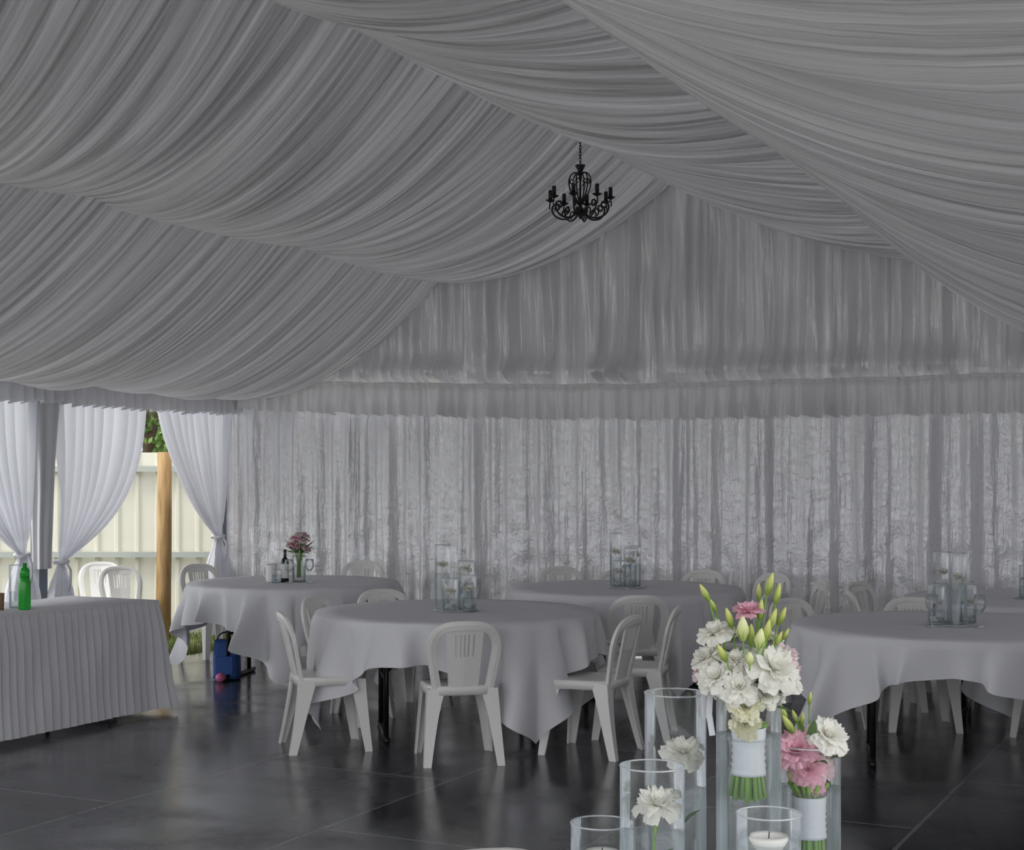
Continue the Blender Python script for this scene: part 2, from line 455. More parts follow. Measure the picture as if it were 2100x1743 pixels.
# floor and ground
V=[];F=[]
box(V,F,0.92,9.9,-15.0,0.12,-0.05,0.0)
struct(mk('floor',V,F,M_floor,smooth=False),'dark glossy temporary floor panels')
V=[(-60,-60,-0.04),(60,-60,-0.04),(60,60,-0.04),(-60,60,-0.04)]
tag(mk('lawn',V,[(0,1,2,3)],M_grass,smooth=False),'sunlit dry grass around the tent','grass',kind='stuff')
V=[];F=[]
for i in range(12000):
    x=random.uniform(-1.6,0.91); y=random.uniform(-3.5,0.0)
    h=random.uniform(0.03,0.09); a=random.uniform(0,2*pi); w=0.006
    b=len(V); lx,ly=random.uniform(-.03,.03),random.uniform(-.03,.03)
    if y>0.5*(x+1.5)+0.3: continue
    V+=[(x-w*math.cos(a),y-w*math.sin(a),-0.04),(x+w*math.cos(a),y+w*math.sin(a),-0.04),(x+lx,y+ly,-0.04+h)]
    F.append((b,b+1,b+2))
tag(mk('grass_tufts',V,F,M_blade,smooth=False),'green and straw grass blades beside the floor edge','grass',kind='stuff')

# fence
R2=Vector((0.894,0.448,0)); F2=Vector((-0.448,0.894,0)); ANG=math.atan2(0.448,0.894)
fe=empty('metal_fence',(-1.48,0.543,-0.04),(0,0,ANG))
V=[];F=[]
xs=[];x=-6.0
while x<4.6:
    xs+=[(x,0),(x+0.15,0),(x+0.17,-0.03),(x+0.20,-0.03)]; x+=0.22
prof=xs
for (x,y) in prof: V+=[(x,y,0.02),(x,y,1.88)]
for i in range(len(prof)-1): F.append((2*i,2*i+2,2*i+3,2*i+1))
mk('panel',V,F,M_fence,parent=fe,smooth=False)
for z in (0.77,1.70):
    V=[];F=[]; box(V,F,-6.0,4.6,-0.09,-0.035,z-0.03,z+0.03)
    mk('rail',V,F,M_rail,parent=fe,smooth=False)
tag(fe,'cream corrugated sheet metal fence with horizontal rails','fence')
V=[];F=[]
tube(V,F,[(0.0,0,-0.02),(0.005,0,0.5),(0.015,0.0,1.0),(0.02,0.0,1.86)],lambda t:0.078-0.008*t,20)
tag(mk('timber_post',V,F,M_wood,loc=(-0.27,-0.64,-0.04)),'round honey-brown timber post in front of the fence','post')
# tree
te=empty('tree',(-4.5,4.1,-0.04))
V=[];F=[]; tube(V,F,[(0,0,0),(0.05,0.02,1.0),(0,0.1,2.2),(0.1,0.1,3.2)],lambda t:0.16-0.09*t,12)
for a in range(5):
    an=a*1.25; tube(V,F,[(0.02,0.06,1.7+0.2*a),(0.5*math.cos(an),0.5*math.sin(an),2.4+0.2*a),(0.9*math.cos(an),0.9*math.sin(an),2.9+0.2*a)],lambda t:0.05-0.035*t,8)
mk('trunk',V,F,M_bark,parent=te)
V=[];F=[]
blobs=[(random.uniform(-.35,1.3),random.uniform(-.6,1.0),random.uniform(1.9,4.0),random.uniform(0.4,0.65)) for _ in range(16)]
for (bx,by,bz,br) in blobs:
    for _ in range(480):
        d=Vector((random.gauss(0,1),random.gauss(0,1),random.gauss(0,1))).normalized()*br*random.uniform(0.6,1.0)
        c=Vector((bx,by,bz))+d
        a=Vector((random.gauss(0,1),random.gauss(0,1),random.gauss(0,1))).normalized(); b_=a.orthogonal().normalized()
        s=random.uniform(0.04,0.075); n=len(V)
        V+=[c-a*s,c-b_*s*0.45,c+a*s,c+b_*s*0.45]; F.append((n,n+1,n+2,n+3))
mk('foliage',V,F,M_fol,parent=te,smooth=False)
tag(te,'leafy dark green tree behind the fence','tree')

# ------------------------------------------------------------------ chair
def back_y(x,z): return -0.165-0.24*(z-0.42)-0.030*(1-(x/0.19)**2)
def chair_meshes():
    V=[];F=[]; n=40
    def se(a,s,ex=4.0):
        c,si=math.cos(a),math.sin(a)
        return (s*0.205*math.copysign(abs(c)**(2/ex),c), s*0.205*math.copysign(abs(si)**(2/ex),si))
    rings=[(0.02,0.425),(0.4,0.424),(0.75,0.430),(0.93,0.436),(0.985,0.432),(1.0,0.422),(1.0,0.385),(0.975,0.385),(0.97,0.415),(0.5,0.412),(0.02,0.412)]
    for s,z in rings:
        for i in range(n):
            x,y=se(2*pi*i/n,s)
            zz=z-(0.012*max(0,y/0.205)**2 if s>0.7 else 0)
            V.append((x*(1+0.04*y/0.2),y,zz))
    for r in range(len(rings)-1):
        for i in range(n):
            k=(i+1)%n; F.append((r*n+i,r*n+k,(r+1)*n+k,(r+1)*n+i))
    F.append(tuple(range(n-1,-1,-1))); F.append(tuple((len(rings)-1)*n+i for i in range(n)))
    seat=(V,F)
    V=[];F=[]
    path=[]
    for z in (0.40,0.44,0.48,0.52,0.56,0.60): path.append((-(0.145+0.035*(z-0.40)/0.2),z))
    for i in range(1,24):
        a=pi-pi*i/24; c,s=math.cos(a),math.sin(a)
        path.append((0.180*math.copysign(abs(c)**0.62,c)*1.03,0.61+0.168*abs(s)**0.72))
    for z in (0.60,0.56,0.52,0.48,0.44,0.40): path.append((0.145+0.035*(z-0.40)/0.2,z))
    m=len(path); t=0.009
    for i,(x,z) in enumerate(path):
        a=path[max(i-1,0)]; b=path[min(i+1,m-1)]
        tx,tz=b[0]-a[0],b[1]-a[1]; l=math.hypot(tx,tz); nx,nz_=-tz/l,tx/l
        w=0.025
        xo,zo=x+nx*w*0.9,z+nz_*w*0.9; xi,zi=x-nx*w*1.1,z-nz_*w*1.1
        yb=back_y(x,z)
        V+=[(xo,yb-t,zo),(xo,yb+t,zo),(x,yb+t+0.004,z),(xi,yb+t,zi),(xi,yb-t,zi),(x,yb-t-0.004,z)]
    for i in range(m-1):
        for j in range(6):
            j2=(j+1)%6; F.append((i*6+j,i*6+j2,(i+1)*6+j2,(i+1)*6+j))
    F.append(tuple(range(5,-1,-1))); F.append(tuple((m-1)*6+j for j in range(6)))
    def slab(xa,xb,z0,z1,n=6,t=0.006):
        b=len(V)
        for i in range(n+1):
            z=z0+(z1-z0)*i/n; k=0.78+0.22*(z-0.42)/0.34
            for (xx,yy) in ((xa,-t),(xb,-t),(xb,t),(xa,t)):
                V.append((xx*k,back_y(xx*k,z)+yy,z))
        for i in range(n):
            for j in range(4):
                j2=(j+1)%4; F.append((b+i*4+j,b+i*4+j2,b+(i+1)*4+j2,b+(i+1)*4+j))
        F.append((b+3,b+2,b+1,b)); F.append((b+n*4,b+n*4+1,b+n*4+2,b+n*4+3))
    W=0.105
    for (a,b) in ((-W,0),(0,W)):
        slab(a,b,0.40,0.60); slab(a,b,0.725,0.785,3)
    for (a,b) in ((-W,-0.058),(-0.048,-0.028),(-0.018,-0.005),(0.005,0.018),(0.028,0.048),(0.058,W)):
        slab(a,b,0.60,0.725)
    back=(V,F)
    legs=[]
    for sx in (-1,1):
        for sy in (-1,1):
            V=[];F=[]
            top=(0.195*sx,0.19*sy,0.42); bot=(0.225*sx,(0.255 if sy<0 else 0.225)*sy,0.0)
            N=5
            for i in range(N+1):
                q=i/N
                cx=top[0]+(bot[0]-top[0])*q; cy=top[1]+(bot[1]-top[1])*(q**1.3); z=0.42*(1-q)
                w=0.078*(1-q)+0.042*q+0.02*(1-q)**4; t_=0.011
                for (px,py) in ((0,0),(-w,0),(-w,-t_),(-t_,-t_),(-t_,-w),(0,-w)):
                    V.append((cx+px*sx,cy+py*sy,z))
            for i in range(N):
                for j in range(6):
                    j2=(j+1)%6
                    q=(i*6+j,i*6+j2,(i+1)*6+j2,(i+1)*6+j)
                    F.append(q if sx*sy>0 else q[::-1])
            F.append(tuple(range(6))); F.append(tuple(N*6+j for j in range(6)))
            legs.append((V,F))
    return seat,back,legs
seat,back,legs=chair_meshes()
proto=empty('plastic_chair')
ch=[mk('seat',*seat,M_plastic,parent=proto),mk('backrest',*back,M_plastic,parent=proto,smooth=False)]
for l in legs: ch.append(mk('leg',*l,M_plastic,parent=proto,smooth=False))
first=[True]
def chair(x,y,face,z=0.0,label='white moulded plastic stacking chair with slotted arched back'):
    if first[0]:
        e=proto; first[0]=False
    else:
        e=proto.copy(); C.objects.link(e)
        for p in ch:
            q=p.copy(); q.parent=e; C.objects.link(q)
    e.location=(x,y,z); e.rotation_euler=(0,0,face-pi/2)
    tag(e,label,'chair',group='white plastic chairs')
    return e
def face_to(x,y,t,off=0): return math.atan2(t[1]-y,t[0]-x)+math.radians(off)

# ------------------------------------------------------------------ round tables
TA=(2.61,-2.55); TB=(4.957,-4.172); TC=(5.171,-1.941); TD=(7.891,-3.709); TE=(8.05,-1.60)
def round_table(c,R=0.85,rot=0.0,label='round folding banquet table with black steel legs'):
    e=empty('round_table',(c[0],c[1],0),(0,0,rot))
    V=[];F=[]; lathe(V,F,[(0.001,0.72),(R-0.01,0.72),(R,0.725),(R,0.74),(R-0.008,0.748),(0.001,0.748)],64)
    mk('tabletop',V,F,M_white,parent=e)
    for s in (-1,1):
        V=[];F=[]
        for yy in (-0.24,0.24):
            tube(V,F,[(s*0.45,yy,0.03),(s*0.45,yy,0.715)],0.017,10)
        tube(V,F,[(s*0.45,-0.36,0.018),(s*0.45,0.36,0.018)],0.018,10)
        tube(V,F,[(s*0.45,-0.24,0.70),(s*0.45,0.24,0.70)],0.015,8)
        tube(V,F,[(s*0.45,-0.24,0.36),(s*0.45,0.24,0.36)],0.010,8)
        tube(V,F,[(s*0.45,0,0.36),(s*0.12,0,0.70)],0.010,8)
        mk('leg_frame',V,F,M_black,parent=e)
    tag(e,label,'table',group='round banquet tables')
    return e
def cloth(c,R,half,corner,seed,label,top=0.754,zmin=0.03,wave=1.0):
    n=400; rt=6; rh=26
    V=[];F=[]
    for i in range(n):
        th=2*pi*i/n; a=th-corner-pi/4
        L=half/max(abs(math.cos(a)),abs(math.sin(a)))
        for j in range(rt):
            r=R*(j+0.02)/rt; V.append((c[0]+r*math.cos(th),c[1]+r*math.sin(th),top+0.0015*nz(r*6,th*2)))
        hang=L-R+0.03*nz(th*3,seed,2)
        for j in range(rh+1):
            h=hang*(j/rh)
            rip=0.16*math.sin(th*13+seed+2.2*nz(th*2.3,seed))+0.13*math.sin(th*24+seed*2+2*nz(th*3,seed,1)+h*2)+0.14*nz(th*9,h*3,seed)
            rip*=wave
            fl=math.cos(4*(th-corner))
            rr=R+0.006+0.015*min(1,h/0.04)+h*(0.04+rip*0.9)+(max(0,fl)**4)*h*0.13
            tw=0.18*h*math.sin(th*13+seed*3)+0.09*h*math.sin(th*29)
            rd=0.014
            z=top-(h*0.96 if h>rd else h*h/rd*0.96)
            z=max(z,zmin)
            V.append((c[0]+rr*math.cos(th+tw),c[1]+rr*math.sin(th+tw),z))
    m=rt+rh+1
    for i in range(n):
        k=(i+1)%n
        for j in range(m-1): F.append((i*m+j,k*m+j,k*m+j+1,i*m+j+1))
    F.append(tuple(i*m for i in reversed(range(n))))
    o=mk('tablecloth',V,F,M_cloth)
    tag(o,label,'tablecloth',group='square white tablecloths')
    return o
CA=math.radians(-63.4)
d2=math.radians
for t,ro,R_ in ((TA,0.3,0.80),(TB,CA+pi/2+0.15,0.85),(TC,0.9,0.85),(TD,CA+pi/2-0.2,0.85),(TE,0.1,0.85)):
    round_table(t,R_,rot=ro)
cloth(TA,0.815,1.08,CA+d2(-1),1.0,'white square tablecloth with pointed corner over round table')
cloth(TB,0.865,1.11,CA+d2(30),2.3,'white square tablecloth with corners dipping near the floor')
cloth(TC,0.860,1.12,CA+d2(-70),3.1,'white square tablecloth over round table near drapes')
cloth(TD,0.885,1.09,CA+d2(-63),4.4,'white square tablecloth with high arched hem')
cloth(TE,0.860,1.12,CA+d2(-30),5.2,'white square tablecloth over round table near gable')

def ring(t,ang,r,off=0,z=0):
    a=CA+d2(ang); x=t[0]+r*math.cos(a); y=t[1]+r*math.sin(a)
    return chair(x,y,face_to(x,y,t,off),z)
# table B
ring(TB,3,0.88,off=7); ring(TB,-55,0.90,off=-18); ring(TB,50,1.04,off=14); ring(TB,84,1.10,off=-6)
ring(TB,-122,0.84,off=8); ring(TB,-155,1.02,off=5)
# table A
chair(1.14,-1.66,d2(-20)); chair(2.05,-0.72,face_to(2.05,-.72,TA,6)); chair(1.60,-1.28,face_to(1.6,-1.28,TA,-6))
chair(2.97,-0.80,face_to(2.97,-.8,TA,5)); chair(3.62,-1.95,face_to(3.62,-1.95,TA,-28))
# outside, in the open bay
chair(-0.40,-1.40,d2(-50),-0.04,'sunlit white plastic chair standing on the grass'); chair(-0.80,-2.20,d2(-100),-0.04,'sunlit white plastic chair standing on the grass'); chair(0.28,-1.78,d2(-30),-0.04,'white plastic chair at the grassy tent edge')
# table C
chair(4.12,-0.66,face_to(4.12,-.66,TC)); chair(4.70,-0.86,face_to(4.7,-.86,TC)); chair(5.23,-0.62,face_to(5.23,-.62,TC)); chair(5.78,-0.75,face_to(5.78,-.75,TC))
chair(4.30,-2.55,face_to(4.3,-2.55,TC)); chair(5.60,-2.84,face_to(5.6,-2.84,TC,6)); chair(6.18,-2.20,face_to(6.18,-2.2,TC)); chair(6.25,-1.35,face_to(6.25,-1.35,TC))
# table D
chair(6.93,-3.00,face_to(6.93,-3.0,TD,8)); chair(7.50,-2.70,face_to(7.50,-2.7,TD)); ring(TD,128,1.10)
# table E
chair(6.98,-1.25,face_to(6.98,-1.25,TE,0)); chair(7.46,-0.80,face_to(7.46,-.80,TE)); chair(8.15,-0.62,face_to(8.15,-.62,TE)); chair(7.14,-1.96,face_to(7.14,-1.96,TE))

# ------------------------------------------------------------------ buffet table
be=empty('trestle_table',(2.42,-5.60,0))
V=[];F=[]; box(V,F,-0.37,0.37,-1.17,1.17,0.715,0.745); mk('tabletop',V,F,M_white,parent=be,smooth=False)
for yy in (-0.85,0.85):
    V=[];F=[]
    for xx in (-0.27,0.27): tube(V,F,[(xx,yy,0.02),(xx,yy,0.715)],0.015,8)
    tube(V,F,[(-0.32,yy,0.018),(0.32,yy,0.018)],0.016,8)
    mk('leg_frame',V,F,M_black,parent=be)
tag(be,'long trestle table under a pleated skirt cloth','table')
def perim(q,x0,x1,y0,y1,r=0.03):
    W_=x1-x0;H_=y1-y0;P=2*(W_+H_); s=(q%1)*P
    if s<H_: return (x1,y0+s,1,0)
    s-=H_
    if s<W_: return (x1-s,y1,0,1)
    s-=W_
    if s<H_: return (x0,y1-s,-1,0)
    s-=H_
    return (x0+s,y0,0,-1)
V=[];F=[];n=1500;m=12
x0,x1,y0,y1=2.42-0.39,2.42+0.39,-5.60-1.19,-5.60+1.19
P=2*((x1-x0)+(y1-y0))
for i in range(n):
    q=i/n; x,y,nx,ny=perim(q,x0,x1,y0,y1); s=q*P
    dc=min(abs(x-x0)+abs(y-y1),abs(x-x1)+abs(y-y1),abs(x-x1)+abs(y-y0),abs(x-x0)+abs(y-y0))
    cw=math.exp(-(dc/0.10)**2)
    cx=(1 if x>2.42 else -1)*cw; cy=(1 if y>-5.6 else -1)*cw
    for j in range(m):
        h=j/(m-1)
        saw=((s*15+0.4*nz(s*3))%1.0)
        pl=(saw**1.5)*0.011+0.014*nz(s*6,h*2)
        fl=0.004+h*0.05+pl*min(1,h*4+0.15)
        ex=0.09*h
        V.append((x+nx*fl+cx*ex*0.7,y+ny*fl+cy*ex*0.7,0.757-0.715*h+0.006*nz(s*3,h)))
for i in range(n):
    k=(i+1)%n
    for j in range(m-1): F.append((i*m+j,i*m+j+1,k*m+j+1,k*m+j))
F.append(tuple(i*m for i in range(n)))
tag(mk('table_skirt',V,F,M_cloth,smooth=True),'pleated white skirt cloth covering the trestle table','table skirt')
tz=0.757
e=empty('drink_bottle',(2.53,-5.345,tz))
V=[];F=[]
lathe(V,F,[(0.001,0.0),(0.034,0.0),(0.038,0.01),(0.038,0.17),(0.033,0.195),(0.030,0.20),(0.001,0.20)],28); mk('body',V,F,M_green,parent=e)
V=[];F=[]; lathe(V,F,[(0.001,0.20),(0.031,0.20),(0.031,0.245),(0.022,0.26),(0.014,0.265),(0.014,0.29),(0.001,0.29)],28); mk('cap',V,F,M_green,parent=e)
tag(e,'bright green drink bottle with matching cap on skirted table','bottle')
V=[];F=[]; lathe(V,F,[(0.001,0.0),(0.030,0.0),(0.034,0.10),(0.035,0.105),(0.032,0.10),(0.028,0.006),(0.001,0.006)],28)
tag(mk('paper_cup',V,F,M_brown,loc=(2.42,-5.45,tz)),'small brown paper cup on skirted table','cup')

# ------------------------------------------------------------------ glass cylinders
def vase(x,y,z,r,h,water=None,label='clear glass cylinder vase',group=None,n=40,pebbles=False):
    e=empty('cylinder_vase',(x,y,z))
    V=[];F=[]
    lathe(V,F,[(0.0005,0.0),(r-0.004,0),(r,0.004),(r,h)],n)
    mk('glass',V,F,M_glass,parent=e)
    V=[];F=[]; w=0.0018 if n>40 else 0.0022
    tube(V,F,[((r-w*0.3)*math.cos(2*pi*i/n),(r-w*0.3)*math.sin(2*pi*i/n),h) for i in range(n)],w,6,closed=True)
    mk('rim',V,F,M_rim,parent=e)
    V=[];F=[]; lathe(V,F,[(0.0005,0.003),(r-0.003,0.003),(r-0.001,0.006),(r-0.003,0.010),(0.0005,0.010)],n)
    mk('base',V,F,M_rim,parent=e)
    if water:
        V=[];F=[]; rr=r-0.003
        lathe(V,F,[(rr,0.0105),(rr,water-0.003),(rr+0.0015,water+0.001),(rr-0.002,water),(0.0005,water-0.0005)],n)
        mk('water',V,F,M_water,parent=e)
    if pebbles:
        V=[];F=[]
        for _ in range(26):
            a=random.uniform(0,2*pi); q=random.uniform(0,r*0.7); rr=random.uniform(0.007,0.011); zc=0.022+random.uniform(0,0.02)
            lathe(V,F,[(0.0004,zc-rr*0.7),(rr*0.8,zc-rr*0.4),(rr,zc),(rr*0.8,zc+rr*0.4),(0.0004,zc+rr*0.7)],8,q*math.cos(a),q*math.sin(a))
        o=mk('pebbles',V,F,M_pebble,parent=e); o['kind']='stuff'
    tag(e,label,'vase',group=group)
    return e

def bloom_mesh(name,R,mat,seed,open_=1.0):
    rnd=random.Random(seed); V=[];F=[]
    def petal(ang,tilt,length,width,base):
        b=len(V); N=7; K=9; sd=rnd.uniform(0,50)
        e=(math.cos(ang),math.sin(ang)); s=(-e[1],e[0])
        for i in range(N):
            bb=i/(N-1)
            w=width*(0.18+0.95*bb**0.7)*(1-0.30*bb**5)
            tb=tilt*(0.45+0.75*bb)
            rho=length*bb*math.sin(tb); zz=length*bb*math.cos(tb)
            for j in range(K):
                a=-1+2*j/(K-1)
                ruf=0.26*length*bb*bb*nz(a*3.0+sd,bb*2,sd)
                rd=base+rho-0.32*a*a*w+ruf*0.6
                z=zz+0.10*a*a*w+ruf*1.1-0.06*length*bb*abs(a)**3
                V.append((e[0]*rd+s[0]*a*w,e[1]*rd+s[1]*a*w,z))
        for i in range(N-1):
            for j in range(K-1):
                q=b+i*K+j; F.append((q,q+K,q+K+1,q+1))
    for (cnt,tl,ln,wd,bs) in ((3,0.18,0.62,0.20,0.02),(4,0.36,0.72,0.26,0.04),(5,0.60*open_,0.82,0.32,0.06),(5,0.85*open_,0.92,0.36,0.06),(6,1.10*open_,1.0,0.40,0.06),(6,1.38*open_,1.05,0.42,0.05)):
        o_=rnd.uniform(0,6)
        for c in range(cnt):
            petal(o_+2*pi*c/cnt+rnd.uniform(-.15,.15),tl*rnd.uniform(.85,1.15),ln*R*rnd.uniform(.9,1.05),wd*R,bs*R)
    me=bpy.data.meshes.new(name); me.from_pydata(V,[],F); me.polygons.foreach_set('use_smooth',[True]*len(F)); me.materials.append(mat); me.update()
    return me
def bud_mesh(name,mat,L=1.0,W=0.3):
    V=[];F=[]
    lathe(V,F,[(0.0005,-0.02),(0.12*W*3,0.0),(0.62*W,0.12*L),(W,0.38*L),(0.92*W,0.55*L),(0.60*W,0.78*L),(0.25*W,0.95*L),(0.0005,1.0*L)],14)
    for i in range(5):
        a=i*2*pi/5; b=len(V)
        for (h,wd) in ((0.0,0.05),(0.25,0.07),(0.55,0.01)):
            rr=W*(0.5 if h==0 else 1.08 if h<0.5 else 1.15)
            for s in (-1,1):
                V.append((rr*math.cos(a+s*wd*3),rr*math.sin(a+s*wd*3),h*L))
        F+= [(b,b+1,b+3,b+2),(b+2,b+3,b+5,b+4)]
    me=bpy.data.meshes.new(name); me.from_pydata([tuple(v) for v in V],[],F); me.polygons.foreach_set('use_smooth',[True]*len(F)); me.materials.append(mat); me.update()
    return me
BW=[bloom_mesh('white_bloom_mesh',1.0,M_pw,s) for s in (1,2,3)]+[bloom_mesh('white_bloom_mesh',1.0,M_pw,11,0.72)]
BP=[bloom_mesh('pink_bloom_mesh',1.0,M_pp,s,0.85) for s in (4,5)]
BL=[bloom_mesh('pale_pink_bloom_mesh',1.0,M_pl,s) for s in (6,)]
BC=[bloom_mesh('cream_bloom_mesh',1.0,M_pc,s,0.8) for s in (8,)]
BUD=bud_mesh('bud_mesh',M_bud,1.0,0.17); BUDC=bud_mesh('cream_bud_mesh',M_budc,1.0,0.25)
def inst(name,me,loc,dirv,scale,parent=None,label=None,roll=0):
    o=bpy.data.objects.new(name,me); o.location=loc
    q=Vector(dirv).normalized().to_track_quat('Z','Y')
    o.rotation_mode='QUATERNION'; o.rotation_quaternion=q
    o.scale=(scale,)*3
    if label: o['label']=label
    return link(o,parent)
def leafblade(V,F,p,d,L,W):
    p=Vector(p); d=Vector(d).normalized(); s=d.cross(Vector((0,0,1)))
    if s.length<0.05: s=d.cross(Vector((1,0,0)))
    s.normalize(); n=s.cross(d); b=len(V); N=6
    for i in range(N+1):
        t=i/N; w=W*math.sin(pi*min(1,t*0.95+0.03))
        c=p+d*(L*t)+n*(-0.25*L*t*t)
        V+= [c-s*w+n*w*0.4,c,c+s*w+n*w*0.4]
    for i in range(N):
        q=b+i*3; F.append((q,q+3,q+4,q+1)); F.append((q+1,q+4,q+5,q+2))

# ------------------------------------------------------------------ near display table
TN=(8.76,-9.98)
ne=empty('display_table',(TN[0],TN[1],0),(0,0,ANG))
V=[];F=[]; lathe(V,F,[(0.001,0.72),(0.56,0.72),(0.57,0.73),(0.56,0.748),(0.001,0.748)],64); mk('tabletop',V,F,M_white,parent=ne)
V=[];F=[]; lathe(V,F,[(0.001,0.0),(0.28,0.0),(0.28,0.02),(0.05,0.05),(0.035,0.08),(0.035,0.68),(0.12,0.72),(0.001,0.72)],32); mk('pedestal',V,F,M_black,parent=ne)
tag(ne,'small round table carrying glass vases and bouquets','table')
cloth(TN,0.575,0.61,CA+pi/4,6.6,'white cloth under glass vases and bouquets',top=0.752)
NG='glass cylinder vases in the bouquet display'
chair(8.165,-9.775,CA+0.25)
tz=0.754
vase(8.426,-9.593,tz,0.061,0.413,0.220,'tall clear cylinder vase holding one white flower',NG,64)
vase(8.602,-9.672,tz,0.061,0.455,0.350,'tallest clear cylinder vase holding the white bouquet',NG,64)
vase(8.691,-9.572,tz,0.059,0.328,0.240,'clear cylinder vase holding the pink and white bouquet',NG,64)
vase(8.458,-9.801,tz,0.060,0.307,0.180,'medium clear cylinder vase with white bloom on stem',NG,64)
vase(8.335,-9.750,tz,0.060,0.178,0.110,'short clear cylinder vase with water',NG,64)
vase(8.695,-9.849,tz,0.056,0.252,0.200,'short clear cylinder vase with floating candle',NG,64)
def off(base,dx,df,z):
    return Vector((base[0],base[1],0))+R2*dx+F2*df+Vector((0,0,z))

def bouquet(base,ctr_z,blooms,buds,wrapz,stemz,label,nleaf=18,ribbon=None):
    root=empty('bouquet',(base[0],base[1],stemz[0]))
    o3=Vector(root.location)
    cen=off(base,0,0,ctr_z)
    for (dx,df,z,r,kind) in blooms:
        p=off(base,dx,df,z); d=(p-cen)*1.0+(-F2)*0.05+Vector((0,0,0.03))
        me={'w':random.choice(BW),'p':random.choice(BP),'l':BL[0],'c':BC[0]}[kind]
        lab={'w':'white ruffled bloom','p':'deep pink ruffled bloom','l':'pale pink bloom','c':'cream half-open bloom'}[kind]
        inst('bloom',me,p-o3-d.normalized()*r*0.3,d,r,root,lab)
    V=[];F=[];LV=[];LF=[]
    for (dx,df,z,L,kind,tilt) in buds:
        p=off(base,dx,df,z); d=(p-cen)+Vector((0,0,0.06))+R2*tilt+R2*random.uniform(-.03,.03)
        inst('bud',BUDC if kind=='c' else BUD,p-o3-d.normalized()*L*0.5,d,L*random.uniform(0.85,1.1),root,'pale cream bud' if kind=='c' else 'slender yellow-green bud')
        q=p-o3-d.normalized()*L*0.5; c0=cen-o3-Vector((0,0,0.04))
        mid=(q+c0)*0.5+Vector((0,0,0.01))+R2*tilt*0.1
        tube(V,F,[c0,c0.lerp(mid,0.6),mid,mid.lerp(q,0.5)+Vector((0,0,0.004)),q],0.0016,6)
    for i in range(nleaf):
        a=random.uniform(0,2*pi); d=R2*math.cos(a)*0.7+F2*math.sin(a)*0.6+Vector((0,0,random.uniform(0.1,1.4)))
        leafblade(LV,LF,cen-o3+d*0.03,d,random.uniform(0.05,0.085),0.009)
    mk('leaves',LV,LF,M_leaf,parent=root)
    for i in range(26):
        a=i*2.4; r=0.030*math.sqrt((i+0.5)/26)
        x=r*math.cos(a); y=r*math.sin(a)
        pts=[(x*1.15,y*1.15,0+random.uniform(0,0.012)),(x*0.9,y*0.9,wrapz[0]-o3.z),(x*0.75,y*0.75,wrapz[1]-o3.z),(x*1.3,y*1.3,ctr_z-o3.z-0.03)]
        tube(V,F,pts,0.0042,6)
    mk('stems',V,F,M_stem,parent=root)
    V=[];F=[]; prof=[]
    n=14
    for i in range(n+1):
        q=i/n; prof.append((0.033+0.0015*math.sin(q*40)-0.002*math.sin(q*pi),wrapz[0]-o3.z+(wrapz[1]-wrapz[0])*q))
    prof=[(0.028,prof[0][1]+0.002)]+prof+[(0.027,prof[-1][1]-0.002)]
    lathe(V,F,prof,28)
    mk('ribbon_wrap',V,F,M_ribbon,parent=root)
    if ribbon:
        for pts in ribbon:
            V=[];F=[]
            P=[off(base,*p)-o3 for p in pts]
            for q in P: V+= [q-R2*0.006-F2*0.002,q+R2*0.006+F2*0.004]
            for i in range(len(P)-1): F.append((2*i,2*i+1,2*i+3,2*i+2))
            mk('ribbon_tail',V,F,M_ribbon,parent=root)
    tag(root,label,'bouquet')
    return root
def P1(x,y): return ((x-1535)/1088, 1.6-(y-973)/1088)
bl=[]
for (x,y,r,k,df) in [(1462,1292,34,'w',-.02),(1450,1345,32,'w',0),(1462,1380,36,'w',-.04),(1505,1398,36,'w',-.06),(1580,1360,52,'w',-.05),(1520,1440,34,'c',-.05),
   (1520,1478,30,'c',-.045),(1562,1415,32,'w',-.04),(1505,1348,30,'w',-.03),(1612,1395,30,'w',-.02),(1605,1338,32,'l',-.01),(1532,1250,28,'p',-.02),
   (1625,1368,26,'l',.02),(1490,1315,24,'w',.05),(1540,1380,32,'w',.06),(1442,1378,22,'l',.03),(1590,1310,22,'w',.04),(1600,1425,20,'w',.02),(1486,1425,20,'w',.03)]:
    a,b=P1(x,y); bl.append((a,df,b,r/1088*1.12,k))
bd=[]
for (x,y,L,k,df,t) in [(1578,1198,46,'g',0,.02),(1596,1218,44,'g',.01,.03),(1560,1214,36,'g',.02,-.01),(1443,1212,46,'g',0,-.10),(1490,1262,46,'g',-.03,-.03),(1548,1300,50,'c',-.06,0),
   (1515,1284,50,'c',-.05,-.02),(1578,1268,46,'g',-.03,.03),(1604,1262,40,'g',0,.04),(1522,1338,32,'c',-.09,0),(1470,1330,44,'g',-.07,-.06),(1562,1288,44,'g',-.06,.02),(1590,1302,38,'g',-.04,.05),(1462,1240,34,'g',.01,-.08),(1612,1298,32,'g',.0,.07),(1535,1300,44,'g',-.03,-.02),(1556,1250,40,'g',-.02,0)]:
    a,b=P1(x,y); bd.append((a,df,b,L/1088,k,t))
V2=(8.602,-9.672)
bouquet(V2,1.16,bl,bd,(1.035,1.125),(0.985,),'hand-tied white and green bouquet standing in the tallest vase',
  ribbon=[[(-0.066,-0.01,1.222),(-0.074,-0.012,1.19),(-0.076,-0.012,1.15),(-0.070,-0.014,1.11)],[(-0.068,0.0,1.222),(-0.085,0.0,1.18),(-0.082,0.0,1.14)]])
def P2(x,y): return ((x-1659)/1069, 1.6-(y-973)/1069)
bl=[]
